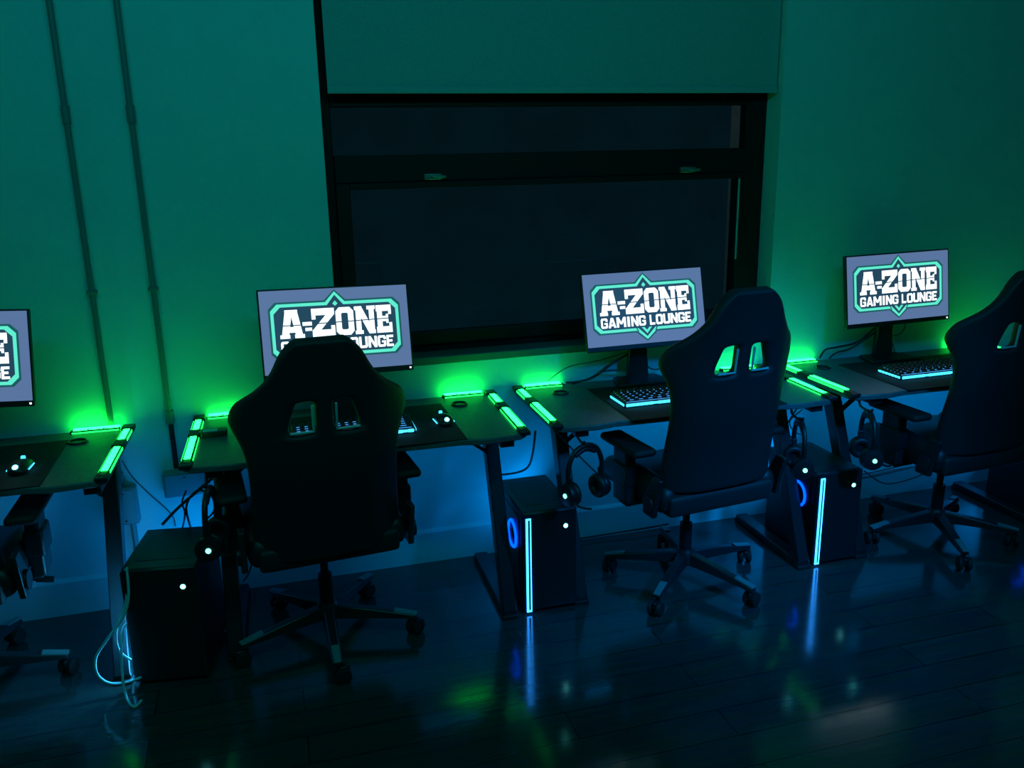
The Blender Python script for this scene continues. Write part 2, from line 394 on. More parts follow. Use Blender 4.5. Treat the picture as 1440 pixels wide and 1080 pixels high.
def ccw(p):
    a = sum(p[i][0]*p[(i+1) % len(p)][1]-p[(i+1) % len(p)][0]*p[i][1] for i in range(len(p)))
    return p if a > 0 else p[::-1]

SW, SH = .531, .299
def U(u): return (u-.5)*SW
def V(v): return (.5-v)*SH
def flat(polys, y):
    b = MB()
    for p in polys: b.add([(x, y, z) for x, z in p], [tuple(range(len(p)))])
    return b
def build_flat(polys, y, name, m, parent):
    b = flat([ccw(p) for p in polys], y)
    me = bpy.data.meshes.new(name); me.from_pydata(b.v, [], b.f); me.materials.append(M[m])
    o = bpy.data.objects.new(name, me); COL.objects.link(o); o.parent = parent
    return o
def make_monitor(loc, yaw, tilt, roll, base_y, label):
    t = thing('monitor', label, 'monitor', (loc[0], base_y, DH), 0, 'lit monitors showing the lounge logo')
    head = MB(); head.bb((-SW/2-.006, .001, -SH/2-.020), (SW/2+.006, .022, SH/2+.006)); head.bb((-.16, .02, -.11), (.16, .045, .10))
    hb = head.build('housing', 'black', t, bevel=.003)
    hb.rotation_mode = 'YXZ'; hb.rotation_euler = (R(tilt), R(roll), R(yaw)); hb.location = (0, loc[1]-base_y, loc[2]-DH)
    sc = build_flat([[(-SW/2, -SH/2), (SW/2, -SH/2), (SW/2, SH/2), (-SW/2, SH/2)]], 0, 'screen', 'scr', t)
    sc.rotation_mode = 'YXZ'; sc.rotation_euler = hb.rotation_euler; sc.location = hb.location
    # badge: outline, panel, border, letters
    def badge(e):
        ex, ez = e, e*SW/SH
        u0, u1, v0, v1 = .066-ex, .932+ex, .165-ez, .818+ez
        cu, cv = .045, .045*SW/SH
        dw, dt, db = .066+ex*.5, .040-ez*1.1, .945+ez*1.1
        m_ = .499; k = (v0-dt)/dw
        bw = .083+ex*.5
        return [(U(u0), V(v0+cv)), (U(u0+cu), V(v0)), (U(m_-dw), V(v0)), (U(m_), V(dt)), (U(m_+dw), V(v0)), (U(u1-cu), V(v0)), (U(u1), V(v0+cv)), (U(u1), V(v1-cv)), (U(u1-cu), V(v1)), (U(m_+bw), V(v1)), (U(m_), V(db)), (U(m_-bw), V(v1)), (U(u0+cu), V(v1)), (U(u0), V(v1-cv))]
    B0, B1, B2 = badge(.013), badge(0), badge(-.021)
    build_flat([B0], -.0004, 'logo_outline', 'dgreen', sc)
    build_flat(ring(B1, B2), -.0012, 'logo_border', 'teal', sc)
    build_flat([B2], -.0008, 'logo_panel', 'scrdark', sc)
    # little marks of the badge: diamond at the top, chevron at the bottom, gaps beside the lower point
    d = .016
    build_flat([[(U(.499), V(.150)), (U(.499+d*1.1), V(.188)), (U(.499), V(.216)), (U(.499-d*1.1), V(.188))],
                [(U(.455), V(.775)), (U(.478), V(.775)), (U(.499), V(.815)), (U(.499), V(.865))],
                [(U(.543), V(.775)), (U(.520), V(.775)), (U(.499), V(.815)), (U(.499), V(.865))]], -.0016, 'logo_marks', 'teal', sc)
    build_flat([[(U(.402), V(.76)), (U(.412), V(.76)), (U(.432), V(.83)), (U(.422), V(.83))], [(U(.596), V(.76)), (U(.586), V(.76)), (U(.566), V(.83)), (U(.576), V(.83))]], -.0018, 'logo_gaps', 'scrdark', sc)
    polys = []
    def put(g, x0, x1, v0, v1):
        for p in GL[g]: polys.append([(U(x0+(x1-x0)*x), V(v1+(v0-v1)*y)) for x, y in p])
    for g, x0, x1 in (('A', .120, .282), ('Z', .335, .488), ('O', .497, .618), ('N', .625, .768), ('E', .774, .884)):
        put(g, x0, x1, .238, .578)
    polys.append([(U(x), V(y)) for x, y in ((.272, .392), (.334, .392), (.334, .436), (.272, .436))])
    polys.append([(U(x), V(y)) for x, y in ((.288, .462), (.332, .462), (.332, .500), (.288, .500))])
    x = .120
    word = [('g', .056), ('a', .064), ('m', .078), ('i', .034), ('n', .060), ('g', .058), (' ', .024), ('l', .048), ('o', .058), ('u', .058), ('n', .060), ('g', .058), ('e', .050)]
    gap = (.884-.120-sum(w for _, w in word))/(len(word)-1)
    for g, w in word:
        if g != ' ': put(g, x, x+w, .612, .752)
        x += w+gap
    build_flat(polys, -.0014, 'logo_lettering', 'letter', sc)
    build_flat([[(U(.115), V(.418)), (U(.262), V(.418)), (U(.262), V(.430)), (U(.115), V(.430))], [(U(.336), V(.414)), (U(.89), V(.396)), (U(.89), V(.408)), (U(.336), V(.427))]], -.0018, 'logo_slit', 'scrdark', sc)
    led = MB().bb((SW/2-.010, -.001, -SH/2-.013), (SW/2-.004, .002, -SH/2-.007)).build('power_light', 'whitedot', hb)
    # stand
    st = MB(); st.prism([(-.05, .012), (.05, .012), (.032, loc[2]-DH-.02), (-.032, loc[2]-DH-.02)], loc[1]-base_y+.055, loc[1]-base_y+.080, 'y')
    st.bb((-.035, loc[1]-base_y+.03, loc[2]-DH-.06), (.035, loc[1]-base_y+.07, loc[2]-DH+.02))
    st.build('stand_neck', 'satin', t, bevel=.004)
    yb = loc[1]-base_y
    MB().prism([(-.13, yb-.035), (.13, yb-.035), (.10, yb+.10), (-.10, yb+.10)], .0037, .016).build('stand_base', 'satin', t, bevel=.004)
    return t
make_monitor((-1.04, -.242, 1.095), -2.2, -9.8, 2.4, -.242, 'monitor cut off by the left edge of the photo')
make_monitor((.237, -.25, 1.098), 2.55, -13.7, 1.0, -.25, 'monitor partly hidden behind the tall-backed chair, left below the window')
make_monitor((1.512, -.131, 1.073), -1.1, -14.3, -.6, -.131, 'monitor in front of the right half of the dark window')
make_monitor((2.749, -.149, 1.085), -1.2, -8.4, -1.0, -.149, 'monitor against the plain wall right of the window')

# ------------------------------------------------------------------ keyboards and mice
def copy_obj(o, parent):
    c = o.copy(); COL.objects.link(c); c.parent = parent; return c
def make_keyboard(x, y, rz, label):
    t = thing('keyboard', label, 'keyboard', (x, y, DH+.0036), rz, 'lit gaming keyboards')
    w, d = .44, .145
    MB().prism([(-d/2, 0), (d/2, 0), (d/2, .026), (-d/2, .016)], -w/2, w/2, 'x').build('key_deck', 'black', t, bevel=.002)
    rim = MB().bb((-w/2+.006, -d/2-.002, .005), (w/2-.006, -d/2, .0145))
    for k in range(22):
        if k % 7 == 6: continue
        xx = -w/2+.006+(w-.012)*k/22; rim.bb((xx, -d/2-.003, .004), (xx+.0165, -d/2+.0, .0155))
    rim.build('front_light_edge', 'keyglow', t)
    for s in (-1, 1):
        rim = MB().bb((s*(w/2), -d/2+.006, .006), (s*(w/2+.002), d/2-.006, .013))
        for k in range(7):
            yy = -d/2+.006+(d-.012)*k/7; rim.bb((s*(w/2), yy, .005), (s*(w/2+.003), yy+.010, .014))
        rim.build('side_light_edge', 'keyglow', t)
    glow = MB()
    for r in range(6):
        yy = -d/2+.014+r*.0215; zz = .0165+(.010)*(yy+d/2)/d
        glow.bb((-w/2+.012, yy-.0015, zz), (w/2-.012, yy+.0015, zz+.0012))
    glow.build('key_backlight', 'keyglow2', t)
    kc = None
    for r in range(6):
        n = [11, 13, 14, 15, 15, 15][r]
        for k in range(n):
            xx = -w/2+.020+(w-.040)*(k+.0)/(n-1); yy = -d/2+.0145+r*.0215+.008
            zz = .0185+(.010)*(yy+d/2)/d
            if kc is None:
                kc = MB().box((0, 0, .003), (.0195, .0165, .009), None, (.72, .72)).build('keycap', 'key', t, bevel=.0012)
                o = kc
            else: o = copy_obj(kc, t)
            o.location = (xx, yy, zz); o.rotation_euler = (R(4), 0, 0)
    return t
make_keyboard(.252, -.392, 0, 'glowing keyboard mostly hidden behind the tall-backed chair')
make_keyboard(1.512, -.362, R(1), 'glowing blue keyboard on the desk below the window, left of the middle chair')
make_keyboard(2.768, -.378, R(1), 'glowing blue keyboard on the far right desk')

def make_mouse(x, y, rz, label):
    t = thing('mouse', label, 'mouse', (x, y, DH+.0036), rz, 'gaming mice')
    b = MB(); rows = []
    for i, (yy, hw, h) in enumerate([(-.060, .016, .012), (-.050, .029, .026), (-.02, .033, .038), (.02, .030, .034), (.05, .029, .022), (.062, .022, .012)]):
        rows.append([(-hw, yy, 0), (-hw*1.02, yy, h*.55), (-hw*.6, yy, h*.95), (0, yy, h), (hw*.6, yy, h*.95), (hw*1.02, yy, h*.55), (hw, yy, 0)])
    vs = [p for r in rows for p in r]; fs = []
    for i in range(5):
        for k in range(6): fs.append((i*7+k, i*7+k+1, (i+1)*7+k+1, (i+1)*7+k))
        fs.append((i*7+6, i*7, (i+1)*7, (i+1)*7+6))
    fs += [tuple(range(7))[::-1], tuple(range(35, 42))]
    b.add(vs, fs); b.build('shell', 'black', t, sub=1)
    MB().tube([(-.005, .038, .027), (.005, .038, .027)], .009, 14, 0).build('scroll_wheel', 'keyglow', t)
    MB().lathe([(0, .004), (.007, .003), (.009, 0)], (0, -.048, .0265), 14, rotm(R(40), 0, 0)).build('palm_light', 'dot', t)
    MB().bb((-.034, -.03, .008), (-.0315, .03, .012)).bb((.0315, -.03, .008), (.034, .03, .012)).build('side_light', 'keyglow', t)
make_mouse(.590, -.385, R(4), 'small lit mouse on the desk right of the tall-backed chair')
make_mouse(-.815, -.42, R(-3), 'small lit mouse on the leftmost desk')

# ------------------------------------------------------------------ towers
def make_pc(loc, rz, w, d, h, label, strip_front=True):
    t = thing('computer_tower', label, 'computer', (*loc, 0), rz, 'black computer towers on the floor')
    b = MB(); b.bb((-w/2, -d/2+.012, .014), (w/2, d/2, h))
    b.build('case', 'pc', t, bevel=.006)
    f = MB().prism([(-w/2, .014), (w/2, .014), (w/2, h-.004), (w/2-.006, h), (-w/2+.006, h), (-w/2, h-.004)], -d/2, -d/2+.011, 'y').build('front_panel', 'satin', t, bevel=.004)
    for x in (-1, 1):
        for y in (-1, 1):
            MB().lathe([(.016, 0), (.018, .006), (.018, .016)], (x*(w/2-.03), y*(d/2-.045), 0)).build('foot', 'rubber', t)
    # front light strip: a narrow loop, thick on its outer side
    x0 = -w/2+.012
    if strip_front:
        z0, z1 = .010, h-.020
        MB().bb((x0, -d/2-.003, z0), (x0+.008, -d/2+.002, z1)).bb((x0+.008, -d/2-.003, z1-.006), (x0+.020, -d/2+.002, z1)).bb((x0+.008, -d/2-.003, z0), (x0+.020, -d/2+.002, z0+.006)).bb((x0+.0165, -d/2-.003, z0), (x0+.020, -d/2+.002, z1)).build('light_strip', 'strip', t, bevel=.001)
    else:
        MB().bb((-w/2-.003, -d/2+.03, .025), (-w/2+.002, -d/2+.040, h-.03)).build('light_strip', 'sidestrip', t, bevel=.001)
    pb = MB().lathe([(.013, 0), (.013, .004), (.010, .006)], (w/2-.045, -d/2, h-.065), 18, rotm(R(90), 0, 0)).build('power_button', 'black', t)
    MB().lathe([(.0085, .0), (.0085, .0075), (0, .008)], (w/2-.045, -d/2, h-.065), 16, rotm(R(90), 0, 0)).build('button_light', 'dot', pb)
    MB().bb((w/2-.055, -d/2-.001, h-.035), (w/2-.035, -d/2+.001, h-.029)).bb((w/2-.085, -d/2-.001, h-.035), (w/2-.065, -d/2+.001, h-.029)).build('usb_port', 'rubber', t)
    MB().bb((-w/2+.03, -d/2+.07, h-.001), (w/2-.03, d/2-.05, h+.0015)).build('top_filter', 'black', t, bevel=.001)
    # fans glow through the left side window
    gl = MB().bb((-w/2-.002, -d/2+.05, .07), (-w/2+.0008, d/2-.03, h-.03)).build('side_panel', 'satin', t, bevel=.0008)
    for y, z in (((-.055, .285),) if strip_front else ((.02, .29),)):
        fr = MB().torus((-w/2-.004, y, z), .052, .006, rotm(0, R(90), 0), 32, 6).build('fan_ring', 'fan', t)
        MB().lathe([(.018, -.003), (.018, .003), (.012, .005)], (-w/2-.003, y, z), 16, rotm(0, R(-90), 0)).build('fan_hub', 'black', fr)
        bl_ = MB()
        for k in range(7):
            a = k*2*math.pi/7; c, s = math.cos(a), math.sin(a)
            bl_.box((-w/2-.0025, y+c*.031, z+s*.031), (.0015, .026, .016), rotm(a, 0, 0))
        bl_.build('fan_blades', 'black', fr)
    rf = MB().torus((0, d/2+.004, h-.10), .052, .006, rotm(R(90), 0, 0), 32, 6).build('rear_fan_ring', 'fan', t)
    MB().lathe([(.018, -.003), (.018, .003)], (0, d/2+.004, h-.10), 16, rotm(R(90), 0, 0)).build('rear_fan_hub', 'black', rf)
    return t
make_pc((-.395, -.455), R(-9), .240, .33, .422, 'black tower standing under the gap left of the tall-backed chair, pale cables at its side', False)
make_pc((.942, -.382), 0, .212, .365, .415, 'black tower with one glowing strip under the gap below the window middle')
make_pc((2.205, -.384), 0, .212, .365, .415, 'black tower with a glowing strip between the middle and right chairs')

make_pc((3.445, -.384), 0, .212, .365, .415, 'black tower cut by the right edge behind the right chair')

# ------------------------------------------------------------------ chairs
def lerp(tab, x):
    for (a, b0), (c, d0) in zip(tab, tab[1:]):
        if x <= c: return b0+(d0-b0)*(x-a)/(c-a)
    return tab[-1][1]
HWT = [(0, .236), (.08, .240), (.3, .232), (.40, .238), (.46, .262), (.50, .287), (.535, .290), (.575, .252), (.62, .193), (.665, .155), (.71, .135), (.75, .112), (.775, .070)]
def make_chair(x, y, rz, base, label, lift=.0):
    t = thing('gaming_chair', label, 'chair', (x, y, 0), rz, 'black racing style gaming chairs')
    # base
    base = R(base)-rz
    MB().lathe([(0, .075), (.040, .078), (.046, .09), (.046, .115), (.032, .135), (.030, .14)], seg=24).build('base_hub', 'satin', t)
    MB().tube([(0, 0, .12), (0, 0, .25)], .025, 18, 0).build('gas_lift_cover', 'black', t)
    MB().tube([(0, 0, .24), (0, 0, .40)], .0145, 16, 0).build('gas_lift_piston', 'satin', t)
    for k in range(5):
        a = base+k*2*math.pi/5; rm = rotm(0, 0, a)
        def q(r, s, z): return rm @ Vector((r, s, z))
        st = [(.03, .026, .080, .128), (.16, .023, .078, .112), (.27, .020, .072, .094), (.325, .018, .068, .084)]
        vs = []; fs = []
        for r, hw, z0, z1 in st: vs += [q(r, -hw, z0), q(r, hw, z0), q(r, hw*.7, z1), q(r, -hw*.7, z1)]
        for i in range(3):
            for j in range(4): fs.append((i*4+j, i*4+(j+1) % 4, i*4+4+(j+1) % 4, i*4+4+j))
        fs += [(3, 2, 1, 0), (12, 13, 14, 15)]
        arm = MB().add(vs, fs).build('base_arm', 'satin', t, bevel=.004)
        ec = MB(); vs = []
        for r, hw, z1 in ((.245, .0145, .1005), (.327, .0125, .0855)): vs += [q(r, -hw, z1-.003), q(r, hw, z1-.003), q(r, hw*.9, z1+.0025), q(r, -hw*.9, z1+.0025)]
        ec.add(vs, [(0, 1, 5, 4), (1, 2, 6, 5), (2, 3, 7, 6), (3, 0, 4, 7), (3, 2, 1, 0), (4, 5, 6, 7)]).build('end_pad', 'cap', arm, bevel=.001)
        ca = a + 1.1 + k*1.7; cr = rotm(0, 0, ca); cc = q(.31, 0, 0)
        cs = MB().tube([cc+Vector((0, 0, .045)), cc+Vector((0, 0, .074))], .009, 10, 0)
        cs.box(cc+cr @ Vector((.012, 0, .042)), (.046, .016, .030), cr)
        hood = cs.build('caster', 'black', t, bevel=.004)
        for s in (-1, 1):
            MB().lathe([(.010, -.009), (.025, -.009), (.0285, -.004), (.0285, .006), (.022, .009)], cc+cr @ Vector((.014, s*.017, .0285)), 20, cr @ rotm(R(90), 0, 0)).build('caster_wheel', 'rubber', hood)
    # mechanism
    b = MB().bb((-.10, -.13, .375), (.10, .13, .40)).bb((-.06, -.09, .345), (.06, .09, .38))
    mech = b.build('tilt_mechanism', 'satin', t, bevel=.005)
    MB().tube([(.05, .02, .37), (.20, .02, .372), (.265, .02, .360)], .006, 8).tube([(.262, .02, .361), (.315, .02, .352)], .011, 10, 0).build('tilt_lever', 'black', mech)
    # seat: cushion plus raised side bolsters
    def loaf(x0, x1, y0, y1, z0, z1, nx=4, ny=5, crown=.01):
        b = MB(); vs = []; fs = []
        for i in range(nx+1):
            for j in range(ny+1):
                u = i/nx; v = j/ny
                vs.append((x0+(x1-x0)*u, y0+(y1-y0)*v, z1 + crown*math.sin(math.pi*u)*math.sin(math.pi*v)))
        n = len(vs)
        vs += [(p[0], p[1], z0) for p in vs[:n]]
        w_ = ny+1
        for i in range(nx):
            for j in range(ny):
                a = i*w_+j; fs.append((a, a+w_, a+w_+1, a+1)); fs.append((n+a, n+a+1, n+a+w_+1, n+a+w_))
        for j in range(ny): fs.append((j, j+1, n+j+1, n+j)); a = nx*w_+j; fs.append((a, n+a, n+a+1, a+1))
        for i in range(nx): a = i*w_; fs.append((a, n+a, n+a+w_, a+w_)); a = i*w_+ny; fs.append((a, a+w_, n+a+w_, n+a))
        return b.add(vs, fs)
    loaf(-.235, .235, -.235, .255, .398, .482, crown=.02).build('seat_cushion', 'fabric', t, bevel=.02, seg=3, sub=1)
    for s in (-1, 1):
        b = MB(); vs = []; fs = []; prof = []
        for j in range(7):
            yy = -.225+.475*j/6; k = .55+.45*math.sin(math.pi*min(1, (j+.6)/6.6)); hh = .455+.085*k
            sec = [(.165, .47), (.20, hh), (.245, hh), (.272, .47), (.262, .405), (.20, .400)]
            vs += [(s*px, yy, pz) for px, pz in sec]
        for j in range(6):
            for k in range(6): fs.append((j*6+k, j*6+(k+1) % 6, j*6+6+(k+1) % 6, j*6+6+k))
        fs += [tuple(range(6))[::-1], tuple(range(36, 42))]
        b.add(vs, fs).build('seat_bolster', 'leather', t, sub=2)
    # backrest: sheet with two slots, given thickness; rocks back about 11 degrees
    zb, yb, tilt = .425+lift, -.205, R(11)
    rows = [0, .02, .10, .20, .28, .36, .415, .445, .460, .510, .560, .575, .595, .615, .645, .675, .705, .735, .76, .775]
    def cols(h):
        hw = lerp(HWT, h)
        f = 1.0 if h < .45 else 1.0 - .35*min(1, max(0, (h-.45)/.12))
        a0 = min(.030, .22*hw); a1 = min(.122*f if h < .6 else .072, .62*hw)
        return [-hw, -(a1+(hw-a1)*.66), -(a1+(hw-a1)*.33), -a1, -a0, 0, a0, a1, a1+(hw-a1)*.33, a1+(hw-a1)*.66, hw]
    def bp(u, h, hw_):
        lump = .012*math.sin(min(1, h/.3)*math.pi)
        wing = max(0, abs(u)-.11)/.15
        f = .085*wing**1.6*(1 if h < .62 else max(0, 1-(h-.62)/.12))
        yy = f - .02*math.cos(h/.775*math.pi) + lump
        return Vector((u, yb - math.sin(tilt)*h + yy*math.cos(tilt), zb + math.cos(tilt)*h))
    b = MB(); vs = []; fs = []; nc = 11
    for h in rows:
        for u in cols(h): vs.append(bp(u, h, 0))
    for i in range(len(rows)-1):
        slot = rows[i] >= .459 and rows[i+1] <= .576
        for j in range(nc-1):
            if slot and j in (3, 6): continue
            fs.append((i*nc+j, i*nc+j+1, (i+1)*nc+j+1, (i+1)*nc+j))
    b.add(vs, fs)
    bk = b.build('backrest', 'fabric', t)
    sm = bk.modifiers.new('thick', 'SOLIDIFY'); sm.thickness = .050; sm.offset = 0
    bk.data.polygons.foreach_set('use_smooth', [True]*len(bk.data.polygons))
    su = bk.modifiers.new('sub', 'SUBSURF'); su.levels = 2; su.render_levels = 2
    for s in (-1, 1):
        def sp(h, k, d): c = cols(h)[k]; return bp(s*abs(c), h, 0)+Vector((0, d, 0))
        for d in (-.020,):
            pts = [sp(.472, 7, d)+Vector((-s*.006, 0, 0)), sp(.472, 6, d)+Vector((s*.006, 0, 0)), sp(.560, 6, d)+Vector((s*.006, 0, 0)), sp(.560, 7, d)+Vector((-s*.006, 0, 0))]
            tr = MB()
            tr.tube([pts[0], pts[1], pts[2]], .0045, 8, 0)
            tr.build('slot_trim', 'trim', t)
        # side bracket joining back and seat
        MB().prism([(-.20, .40), (-.13, .40), (-.13, .46), (-.19, .56), (-.24, .56)], s*.268, s*.288, 'x').build('back_bracket', 'satin', t, bevel=.004)
        MB().tube([(s*.288, -.175, .455), (s*.298, -.175, .455)], .032, 18, 0).build('recliner_cover', 'black', t)
    # armrests
    for s in (-1, 1):
        b = MB().bb((s*.292-.022, -.05, .40), (s*.292+.022, .05, .62)).bb((min(s*.10, s*.30), -.035, .384), (max(s*.10, s*.30), .035, .400))
        ar = b.build('armrest', 'satin', t, bevel=.008)
        MB().bb((s*.292-.030, -.055, .47), (s*.292+.030, .055, .56)).build('height_collar', 'black', ar, bevel=.008)
        MB().bb((s*.292-.048, -.155, .622), (s*.292+.048, .115, .652)).build('armrest_pad', 'rubber', ar, bevel=.014, seg=3)
    return t
make_chair(.113, -.475, R(5), -17, 'black gaming chair seen straight from behind, hiding part of a monitor')
make_chair(1.547, -.490, R(7), 8, 'black gaming chair in front of the right part of the window', .062)
make_chair(2.790, -.480, R(4), 33, 'black gaming chair at the right edge of the photo', .055)
make_chair(-1.085, -.455, R(0), 0, 'black gaming chair cut off by the left edge of the photo')

# ------------------------------------------------------------------ headsets on the desk hooks
def make_headset(x, y, z, rz, label, sp=.075):
    t = thing('headset', label, 'headset', (x, y, z), rz, 'headsets hanging from the desks')
    hh = .155                                                        # band top at z=0, cups hang below
    pts = [(-sp, 0, -hh+.02), (-sp-.006, 0, -.085), (-sp*.72, 0, -.025), (0, 0, -.004), (sp*.72, 0, -.025), (sp+.006, 0, -.085), (sp, 0, -hh+.02)]
    MB().tube(pts, .0095, 10).build('headband', 'black', t)
    MB().tube([(-sp*.62, 0, -.034), (0, 0, -.018), (sp*.62, 0, -.034)], .010, 10).build('band_padding', 'leather', t)
    for s in (-1, 1):
        rr = rotm(0, R(90)*s, 0)
        cup = MB().lathe([(.018, -.016), (.040, -.012), (.044, 0), (.040, .012), (.022, .016)], (s*(sp+.006), 0, -hh-.02), 24, rr).build('ear_cup', 'black', t)
        MB().torus((s*(sp-.014), 0, -hh-.02), .032, .014, rr, 24, 10).build('ear_cushion', 'leather', cup)
        MB().lathe([(.0085, .0), (.0085, .003), (0, .004)], (s*(sp+.022), -.004, -hh-.02), 16, rr).build('cup_light', 'hsled', cup)
        MB().bb((s*(sp+.002)-.006, -.012, -hh+.01), (s*(sp+.002)+.006, .012, -hh+.05)).build('yoke', 'satin', cup, bevel=.003)
    MB().tube([(-sp-.01, -.02, -hh-.03), (-sp, -.06, -hh-.05), (-sp+.03, -.09, -hh-.055)], .004, 8).build('boom_microphone', 'black', t)
make_headset(-.236, -.622, .683, R(80), 'headset hanging under the left end of the desk behind the tall-backed chair')
make_headset(1.06, -.622, .683, R(20), 'headset hanging under the desk corner above the tower below the window')
make_headset(1.955, -.622, .683, R(70), 'headset hanging between the middle chair and the right tower')
make_headset(2.27, -.622, .683, R(70), 'headset hanging under the far right desk beside the chair')

# ------------------------------------------------------------------ cables and a small device
for m_, r_, lab, pts in (
    ('palecable', 0.0042, 'pale blue cable looping widest onto the floor beside the left tower', [(-0.513, -0.6, 0.435), (-0.519, -0.61, 0.334), (-0.546, -0.615, 0.264), (-0.601, -0.62, 0.199), (-0.641, -0.62, 0.141), (-0.644, -0.62, 0.08), (-0.611, -0.62, 0.039), (-0.559, -0.61, 0.027), (-0.518, -0.6, 0.031)]),
    ('palecable', 0.0042, 'pale cable curving back into the left tower halfway down its side', [(-0.52, -0.59, 0.426), (-0.53, -0.6, 0.317), (-0.565, -0.61, 0.238), (-0.575, -0.61, 0.175), (-0.565, -0.6, 0.127), (-0.544, -0.59, 0.095)]),
    ('palecable', 0.0042, 'pale cable hanging lowest from the left tower, ending in a hook shape', [(-0.521, -0.58, 0.221), (-0.546, -0.6, 0.229), (-0.559, -0.62, 0.177), (-0.567, -0.64, 0.072), (-0.56, -0.663, 0.005), (-0.53, -0.727, 0.005), (-0.51, -0.699, 0.005)]),
    ('cable', 0.002, 'thin dark cable slanting over the wall from the leftmost desk', [(-0.578, -0.03, 0.61), (-0.559, -0.008, 0.542), (-0.515, -0.005, 0.471), (-0.437, -0.005, 0.365), (-0.425, -0.005, 0.309)]),
    ('cable', 0.006, 'thick dark cable rising from behind the left tower to the desk', [(-0.435, -0.28, 0.435), (-0.378, -0.26, 0.483), (-0.305, -0.24, 0.534), (-0.235, -0.24, 0.587)]),
    ('cable', 0.004, 'dark cable looped in a ring above the left tower', [(-0.344, -0.25, 0.398), (-0.349, -0.25, 0.483), (-0.307, -0.24, 0.535), (-0.259, -0.24, 0.506), (-0.257, -0.24, 0.449), (-0.295, -0.25, 0.416)]),
    ('cable', 0.0035, 'dark cable standing upright out of the left tower loop', [(-0.372, -0.24, 0.397), (-0.357, -0.25, 0.456), (-0.365, -0.22, 0.49), (-0.348, -0.2, 0.525)]),
    ('cable', 0.003, 'thin dark cable hanging down beside the left leg of the tall-backed chair desk', [(-0.228, -0.22, 0.368), (-0.186, -0.22, 0.332), (-0.185, -0.22, 0.235), (-0.222, -0.22, 0.172), (-0.286, -0.22, 0.129)]),
    ('cable', 0.003, 'dark cable dropping behind the tall-backed chair, left side', [(-0.125, -0.24, 0.482), (-0.128, -0.24, 0.309), (-0.152, -0.24, 0.195), (-0.183, -0.24, 0.146)]),
    ('cable', 0.005, 'black cable bending up the wall above the tower below the window', [(0.856, -0.05, 0.376), (0.96, -0.05, 0.376), (1.012, -0.06, 0.399), (1.029, -0.08, 0.465), (1.036, -0.1, 0.573)]),
    ('cable', 0.0028, 'thin strap slanting down from the desk corner past the headset', [(0.943, -0.592, 0.753), (1.021, -0.595, 0.659), (1.134, -0.6, 0.536)]),
    ('cable', 0.0048, 'thick cable sagging from the monitor stand below the window', [(1.485, -0.045, 0.861), (1.398, -0.05, 0.82), (1.32, -0.05, 0.77), (1.242, -0.05, 0.755), (1.188, -0.05, 0.757)]),
    ('cable', 0.0035, 'lower cable running left from the monitor stand below the window', [(1.478, -0.05, 0.784), (1.366, -0.05, 0.791), (1.288, -0.05, 0.763), (1.22, -0.05, 0.748)]),
    ('cable', 0.002, 'thin upper cable stretched left from the monitor stand below the window', [(1.481, -0.04, 0.867), (1.357, -0.03, 0.837), (1.211, -0.03, 0.819), (1.115, -0.03, 0.765)]),
    ('cable', 0.003, 'short cable curling right of the monitor stand below the window', [(1.547, -0.05, 0.819), (1.579, -0.05, 0.785), (1.619, -0.05, 0.778), (1.653, -0.05, 0.797)]),
    ('cable', 0.0048, 'thick upper cable sagging left of the right monitor stand', [(2.713, -0.07, 0.888), (2.623, -0.06, 0.822), (2.52, -0.06, 0.806), (2.456, -0.06, 0.798), (2.426, -0.06, 0.76)]),
    ('cable', 0.004, 'lower thick cable sagging left of the right monitor stand', [(2.708, -0.07, 0.861), (2.598, -0.06, 0.796), (2.515, -0.06, 0.779), (2.479, -0.06, 0.755)]),
    ('cable', 0.0025, 'thin cable dropping right of the right monitor stand', [(2.774, -0.06, 0.874), (2.817, -0.06, 0.81), (2.838, -0.06, 0.76)]),
    ('cable', 0.0022, 'thin cable curling up behind the right monitor', [(2.777, -0.05, 0.845), (2.854, -0.05, 0.836), (2.89, -0.05, 0.864), (2.889, -0.05, 0.912)]),
    ('cable', 0.0035, 'cable crossing down to the right between middle and right desks', [(2.128, -0.16, 0.592), (2.178, -0.16, 0.493), (2.266, -0.16, 0.402)]),
    ('cable', 0.0035, 'cable crossing down to the left between middle and right desks', [(2.274, -0.14, 0.565), (2.222, -0.14, 0.482), (2.183, -0.14, 0.405)]),
    ('cable', 0.0028, 'thin cable looping in the gap between middle and right desks', [(2.27, -0.18, 0.563), (2.211, -0.18, 0.516), (2.233, -0.18, 0.466), (2.28, -0.18, 0.441)]),
    ('cable', 0.003, 'cable sagging low on the wall behind the right chair', [(2.73, -0.06, 0.169), (2.871, -0.05, 0.08), (3.039, -0.05, 0.089), (3.192, -0.05, 0.135)]),
    ('cable', 0.0025, 'thin cable stretched along the wall behind the right chair', [(2.727, -0.03, 0.136), (2.921, -0.03, 0.15), (3.153, -0.03, 0.171)]),
    ('cable', 0.004, 'dark cable lying along the baseboard behind the middle chair', [(1.206, -0.04, 0.018), (1.38, -0.035, 0.018), (1.553, -0.04, 0.023), (1.701, -0.03, 0.022)]),
):
    tag(MB().tube(pts, r_, 8, 8).build('pale_cable' if m_ == 'palecable' else 'cable', m_), lab, 'cable', 'pale cables beside the left tower' if m_ == 'palecable' else 'dark cables')
t = thing('light_controller', 'small black controller box with a pale sticker on the desk left of the tall-backed chair', 'controller', (-.225, -.245, DH))
MB().bb((-.045, -.025, .0005), (.045, .025, .022)).build('controller_case', 'black', t, bevel=.003)
MB().bb((-.038, -.020, .0215), (.012, .012, .0225)).build('sticker', 'white', t)

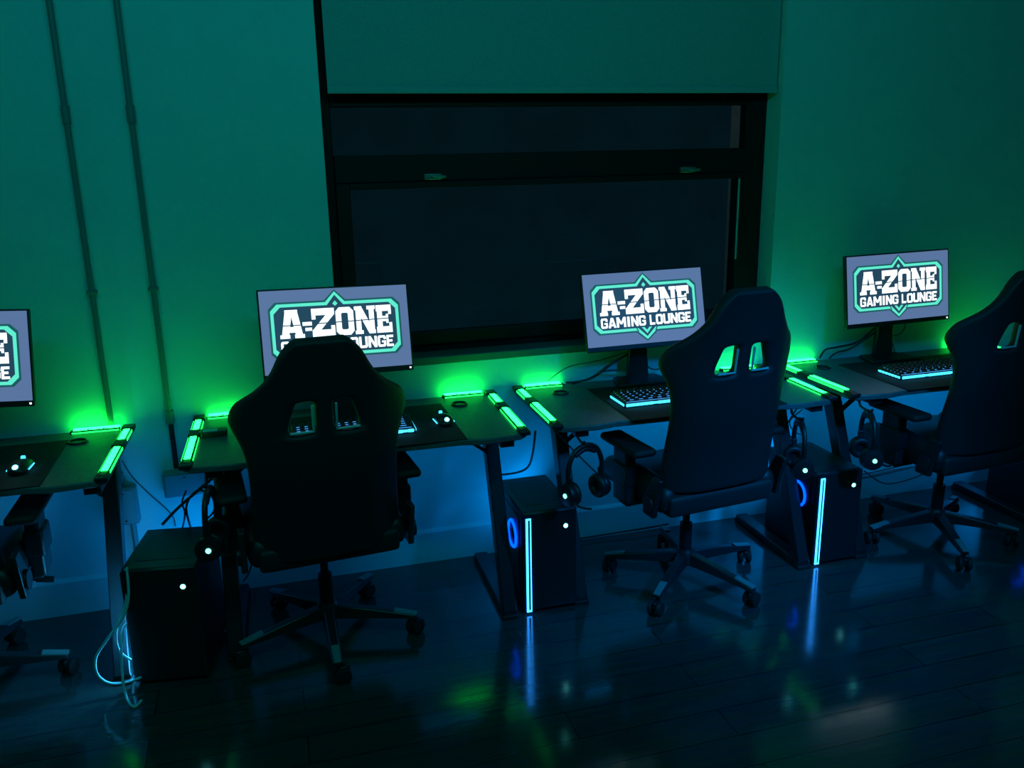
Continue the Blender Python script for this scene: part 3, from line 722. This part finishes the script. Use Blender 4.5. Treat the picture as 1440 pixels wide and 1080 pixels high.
# ------------------------------------------------------------------ light
def area(name, loc, aim, size, col, power, spread=180, sy=None):
    l = bpy.data.lights.new(name, 'AREA'); l.shape = 'RECTANGLE'; l.size = size; l.size_y = sy or size
    l.color = col; l.energy = power; l.spread = R(spread)
    o = bpy.data.objects.new(name, l); COL.objects.link(o); o.location = loc
    o.rotation_euler = (Vector(aim)-Vector(loc)).to_track_quat('-Z', 'Y').to_euler()
    return o
area('ceiling_strip_light', (.3, -2.6, 2.95), (.6, 0, 1.4), 3.8, (.0, .46, .48), 28, sy=.15)
for x, p in ((-.36, .8), (.98, 1.2), (2.24, 1.3), (3.48, 1.3)):
    area('rear_fan_glow', (x, -.19, .27), (x-.30, 0, .45), .3, (.0, .30, 1.0), p)
for k, p in ((1, .35), (2, .5), (3, .9), (4, 1.0)):
    area('under_desk_fill', (CX[k]+.05, -.26, .63), (CX[k]+.05, 0, .22), .8, (.0, .34, 1.0), p, sy=.04)  # fill lamps added under the desks to even out the blue on the wall
area('room_blue_light', (2.4, -3.0, 2.6), (1.9, -.85, .45), .3, (.0, .28, 1.0), 5.5, 42)
l = bpy.data.lights.new('post_fill_light', 'POINT'); l.color = (1, .82, .6); l.energy = 1.0; l.shadow_soft_size = .08
o = bpy.data.objects.new('post_fill_light', l); COL.objects.link(o); o.location = (1.9, .55, 2.72)  # unseen warm lamp added outside to brighten the post

w = bpy.data.worlds.new('night'); scn.world = w; w.use_nodes = True
bg = w.node_tree.nodes['Background']; bg.inputs[0].default_value = (.02, .075, .10, 1); bg.inputs[1].default_value = 1

# ------------------------------------------------------------------ camera
cam = bpy.data.cameras.new('camera'); co = bpy.data.objects.new('camera', cam); COL.objects.link(co)
cam.sensor_fit = 'HORIZONTAL'; cam.sensor_width = 36; cam.lens = 1215/1440*36; cam.clip_start = .05
RW = [[0.960303, -0.090194, 0.263974], [-0.278351, -0.247461, 0.928054], [-0.018381, -0.964691, -0.262744]]
rot = Matrix(((RW[0][0], -RW[0][1], -RW[0][2]), (RW[1][0], -RW[1][1], -RW[1][2]), (RW[2][0], -RW[2][1], -RW[2][2])))
co.matrix_world = Matrix.Translation((0, -3.3964, 1.72)) @ rot.to_4x4()
scn.camera = co

scn.view_settings.view_transform = 'Standard'; scn.view_settings.look = 'None'
scn.view_settings.exposure = 0; scn.view_settings.gamma = 1; scn.view_settings.use_curve_mapping = False
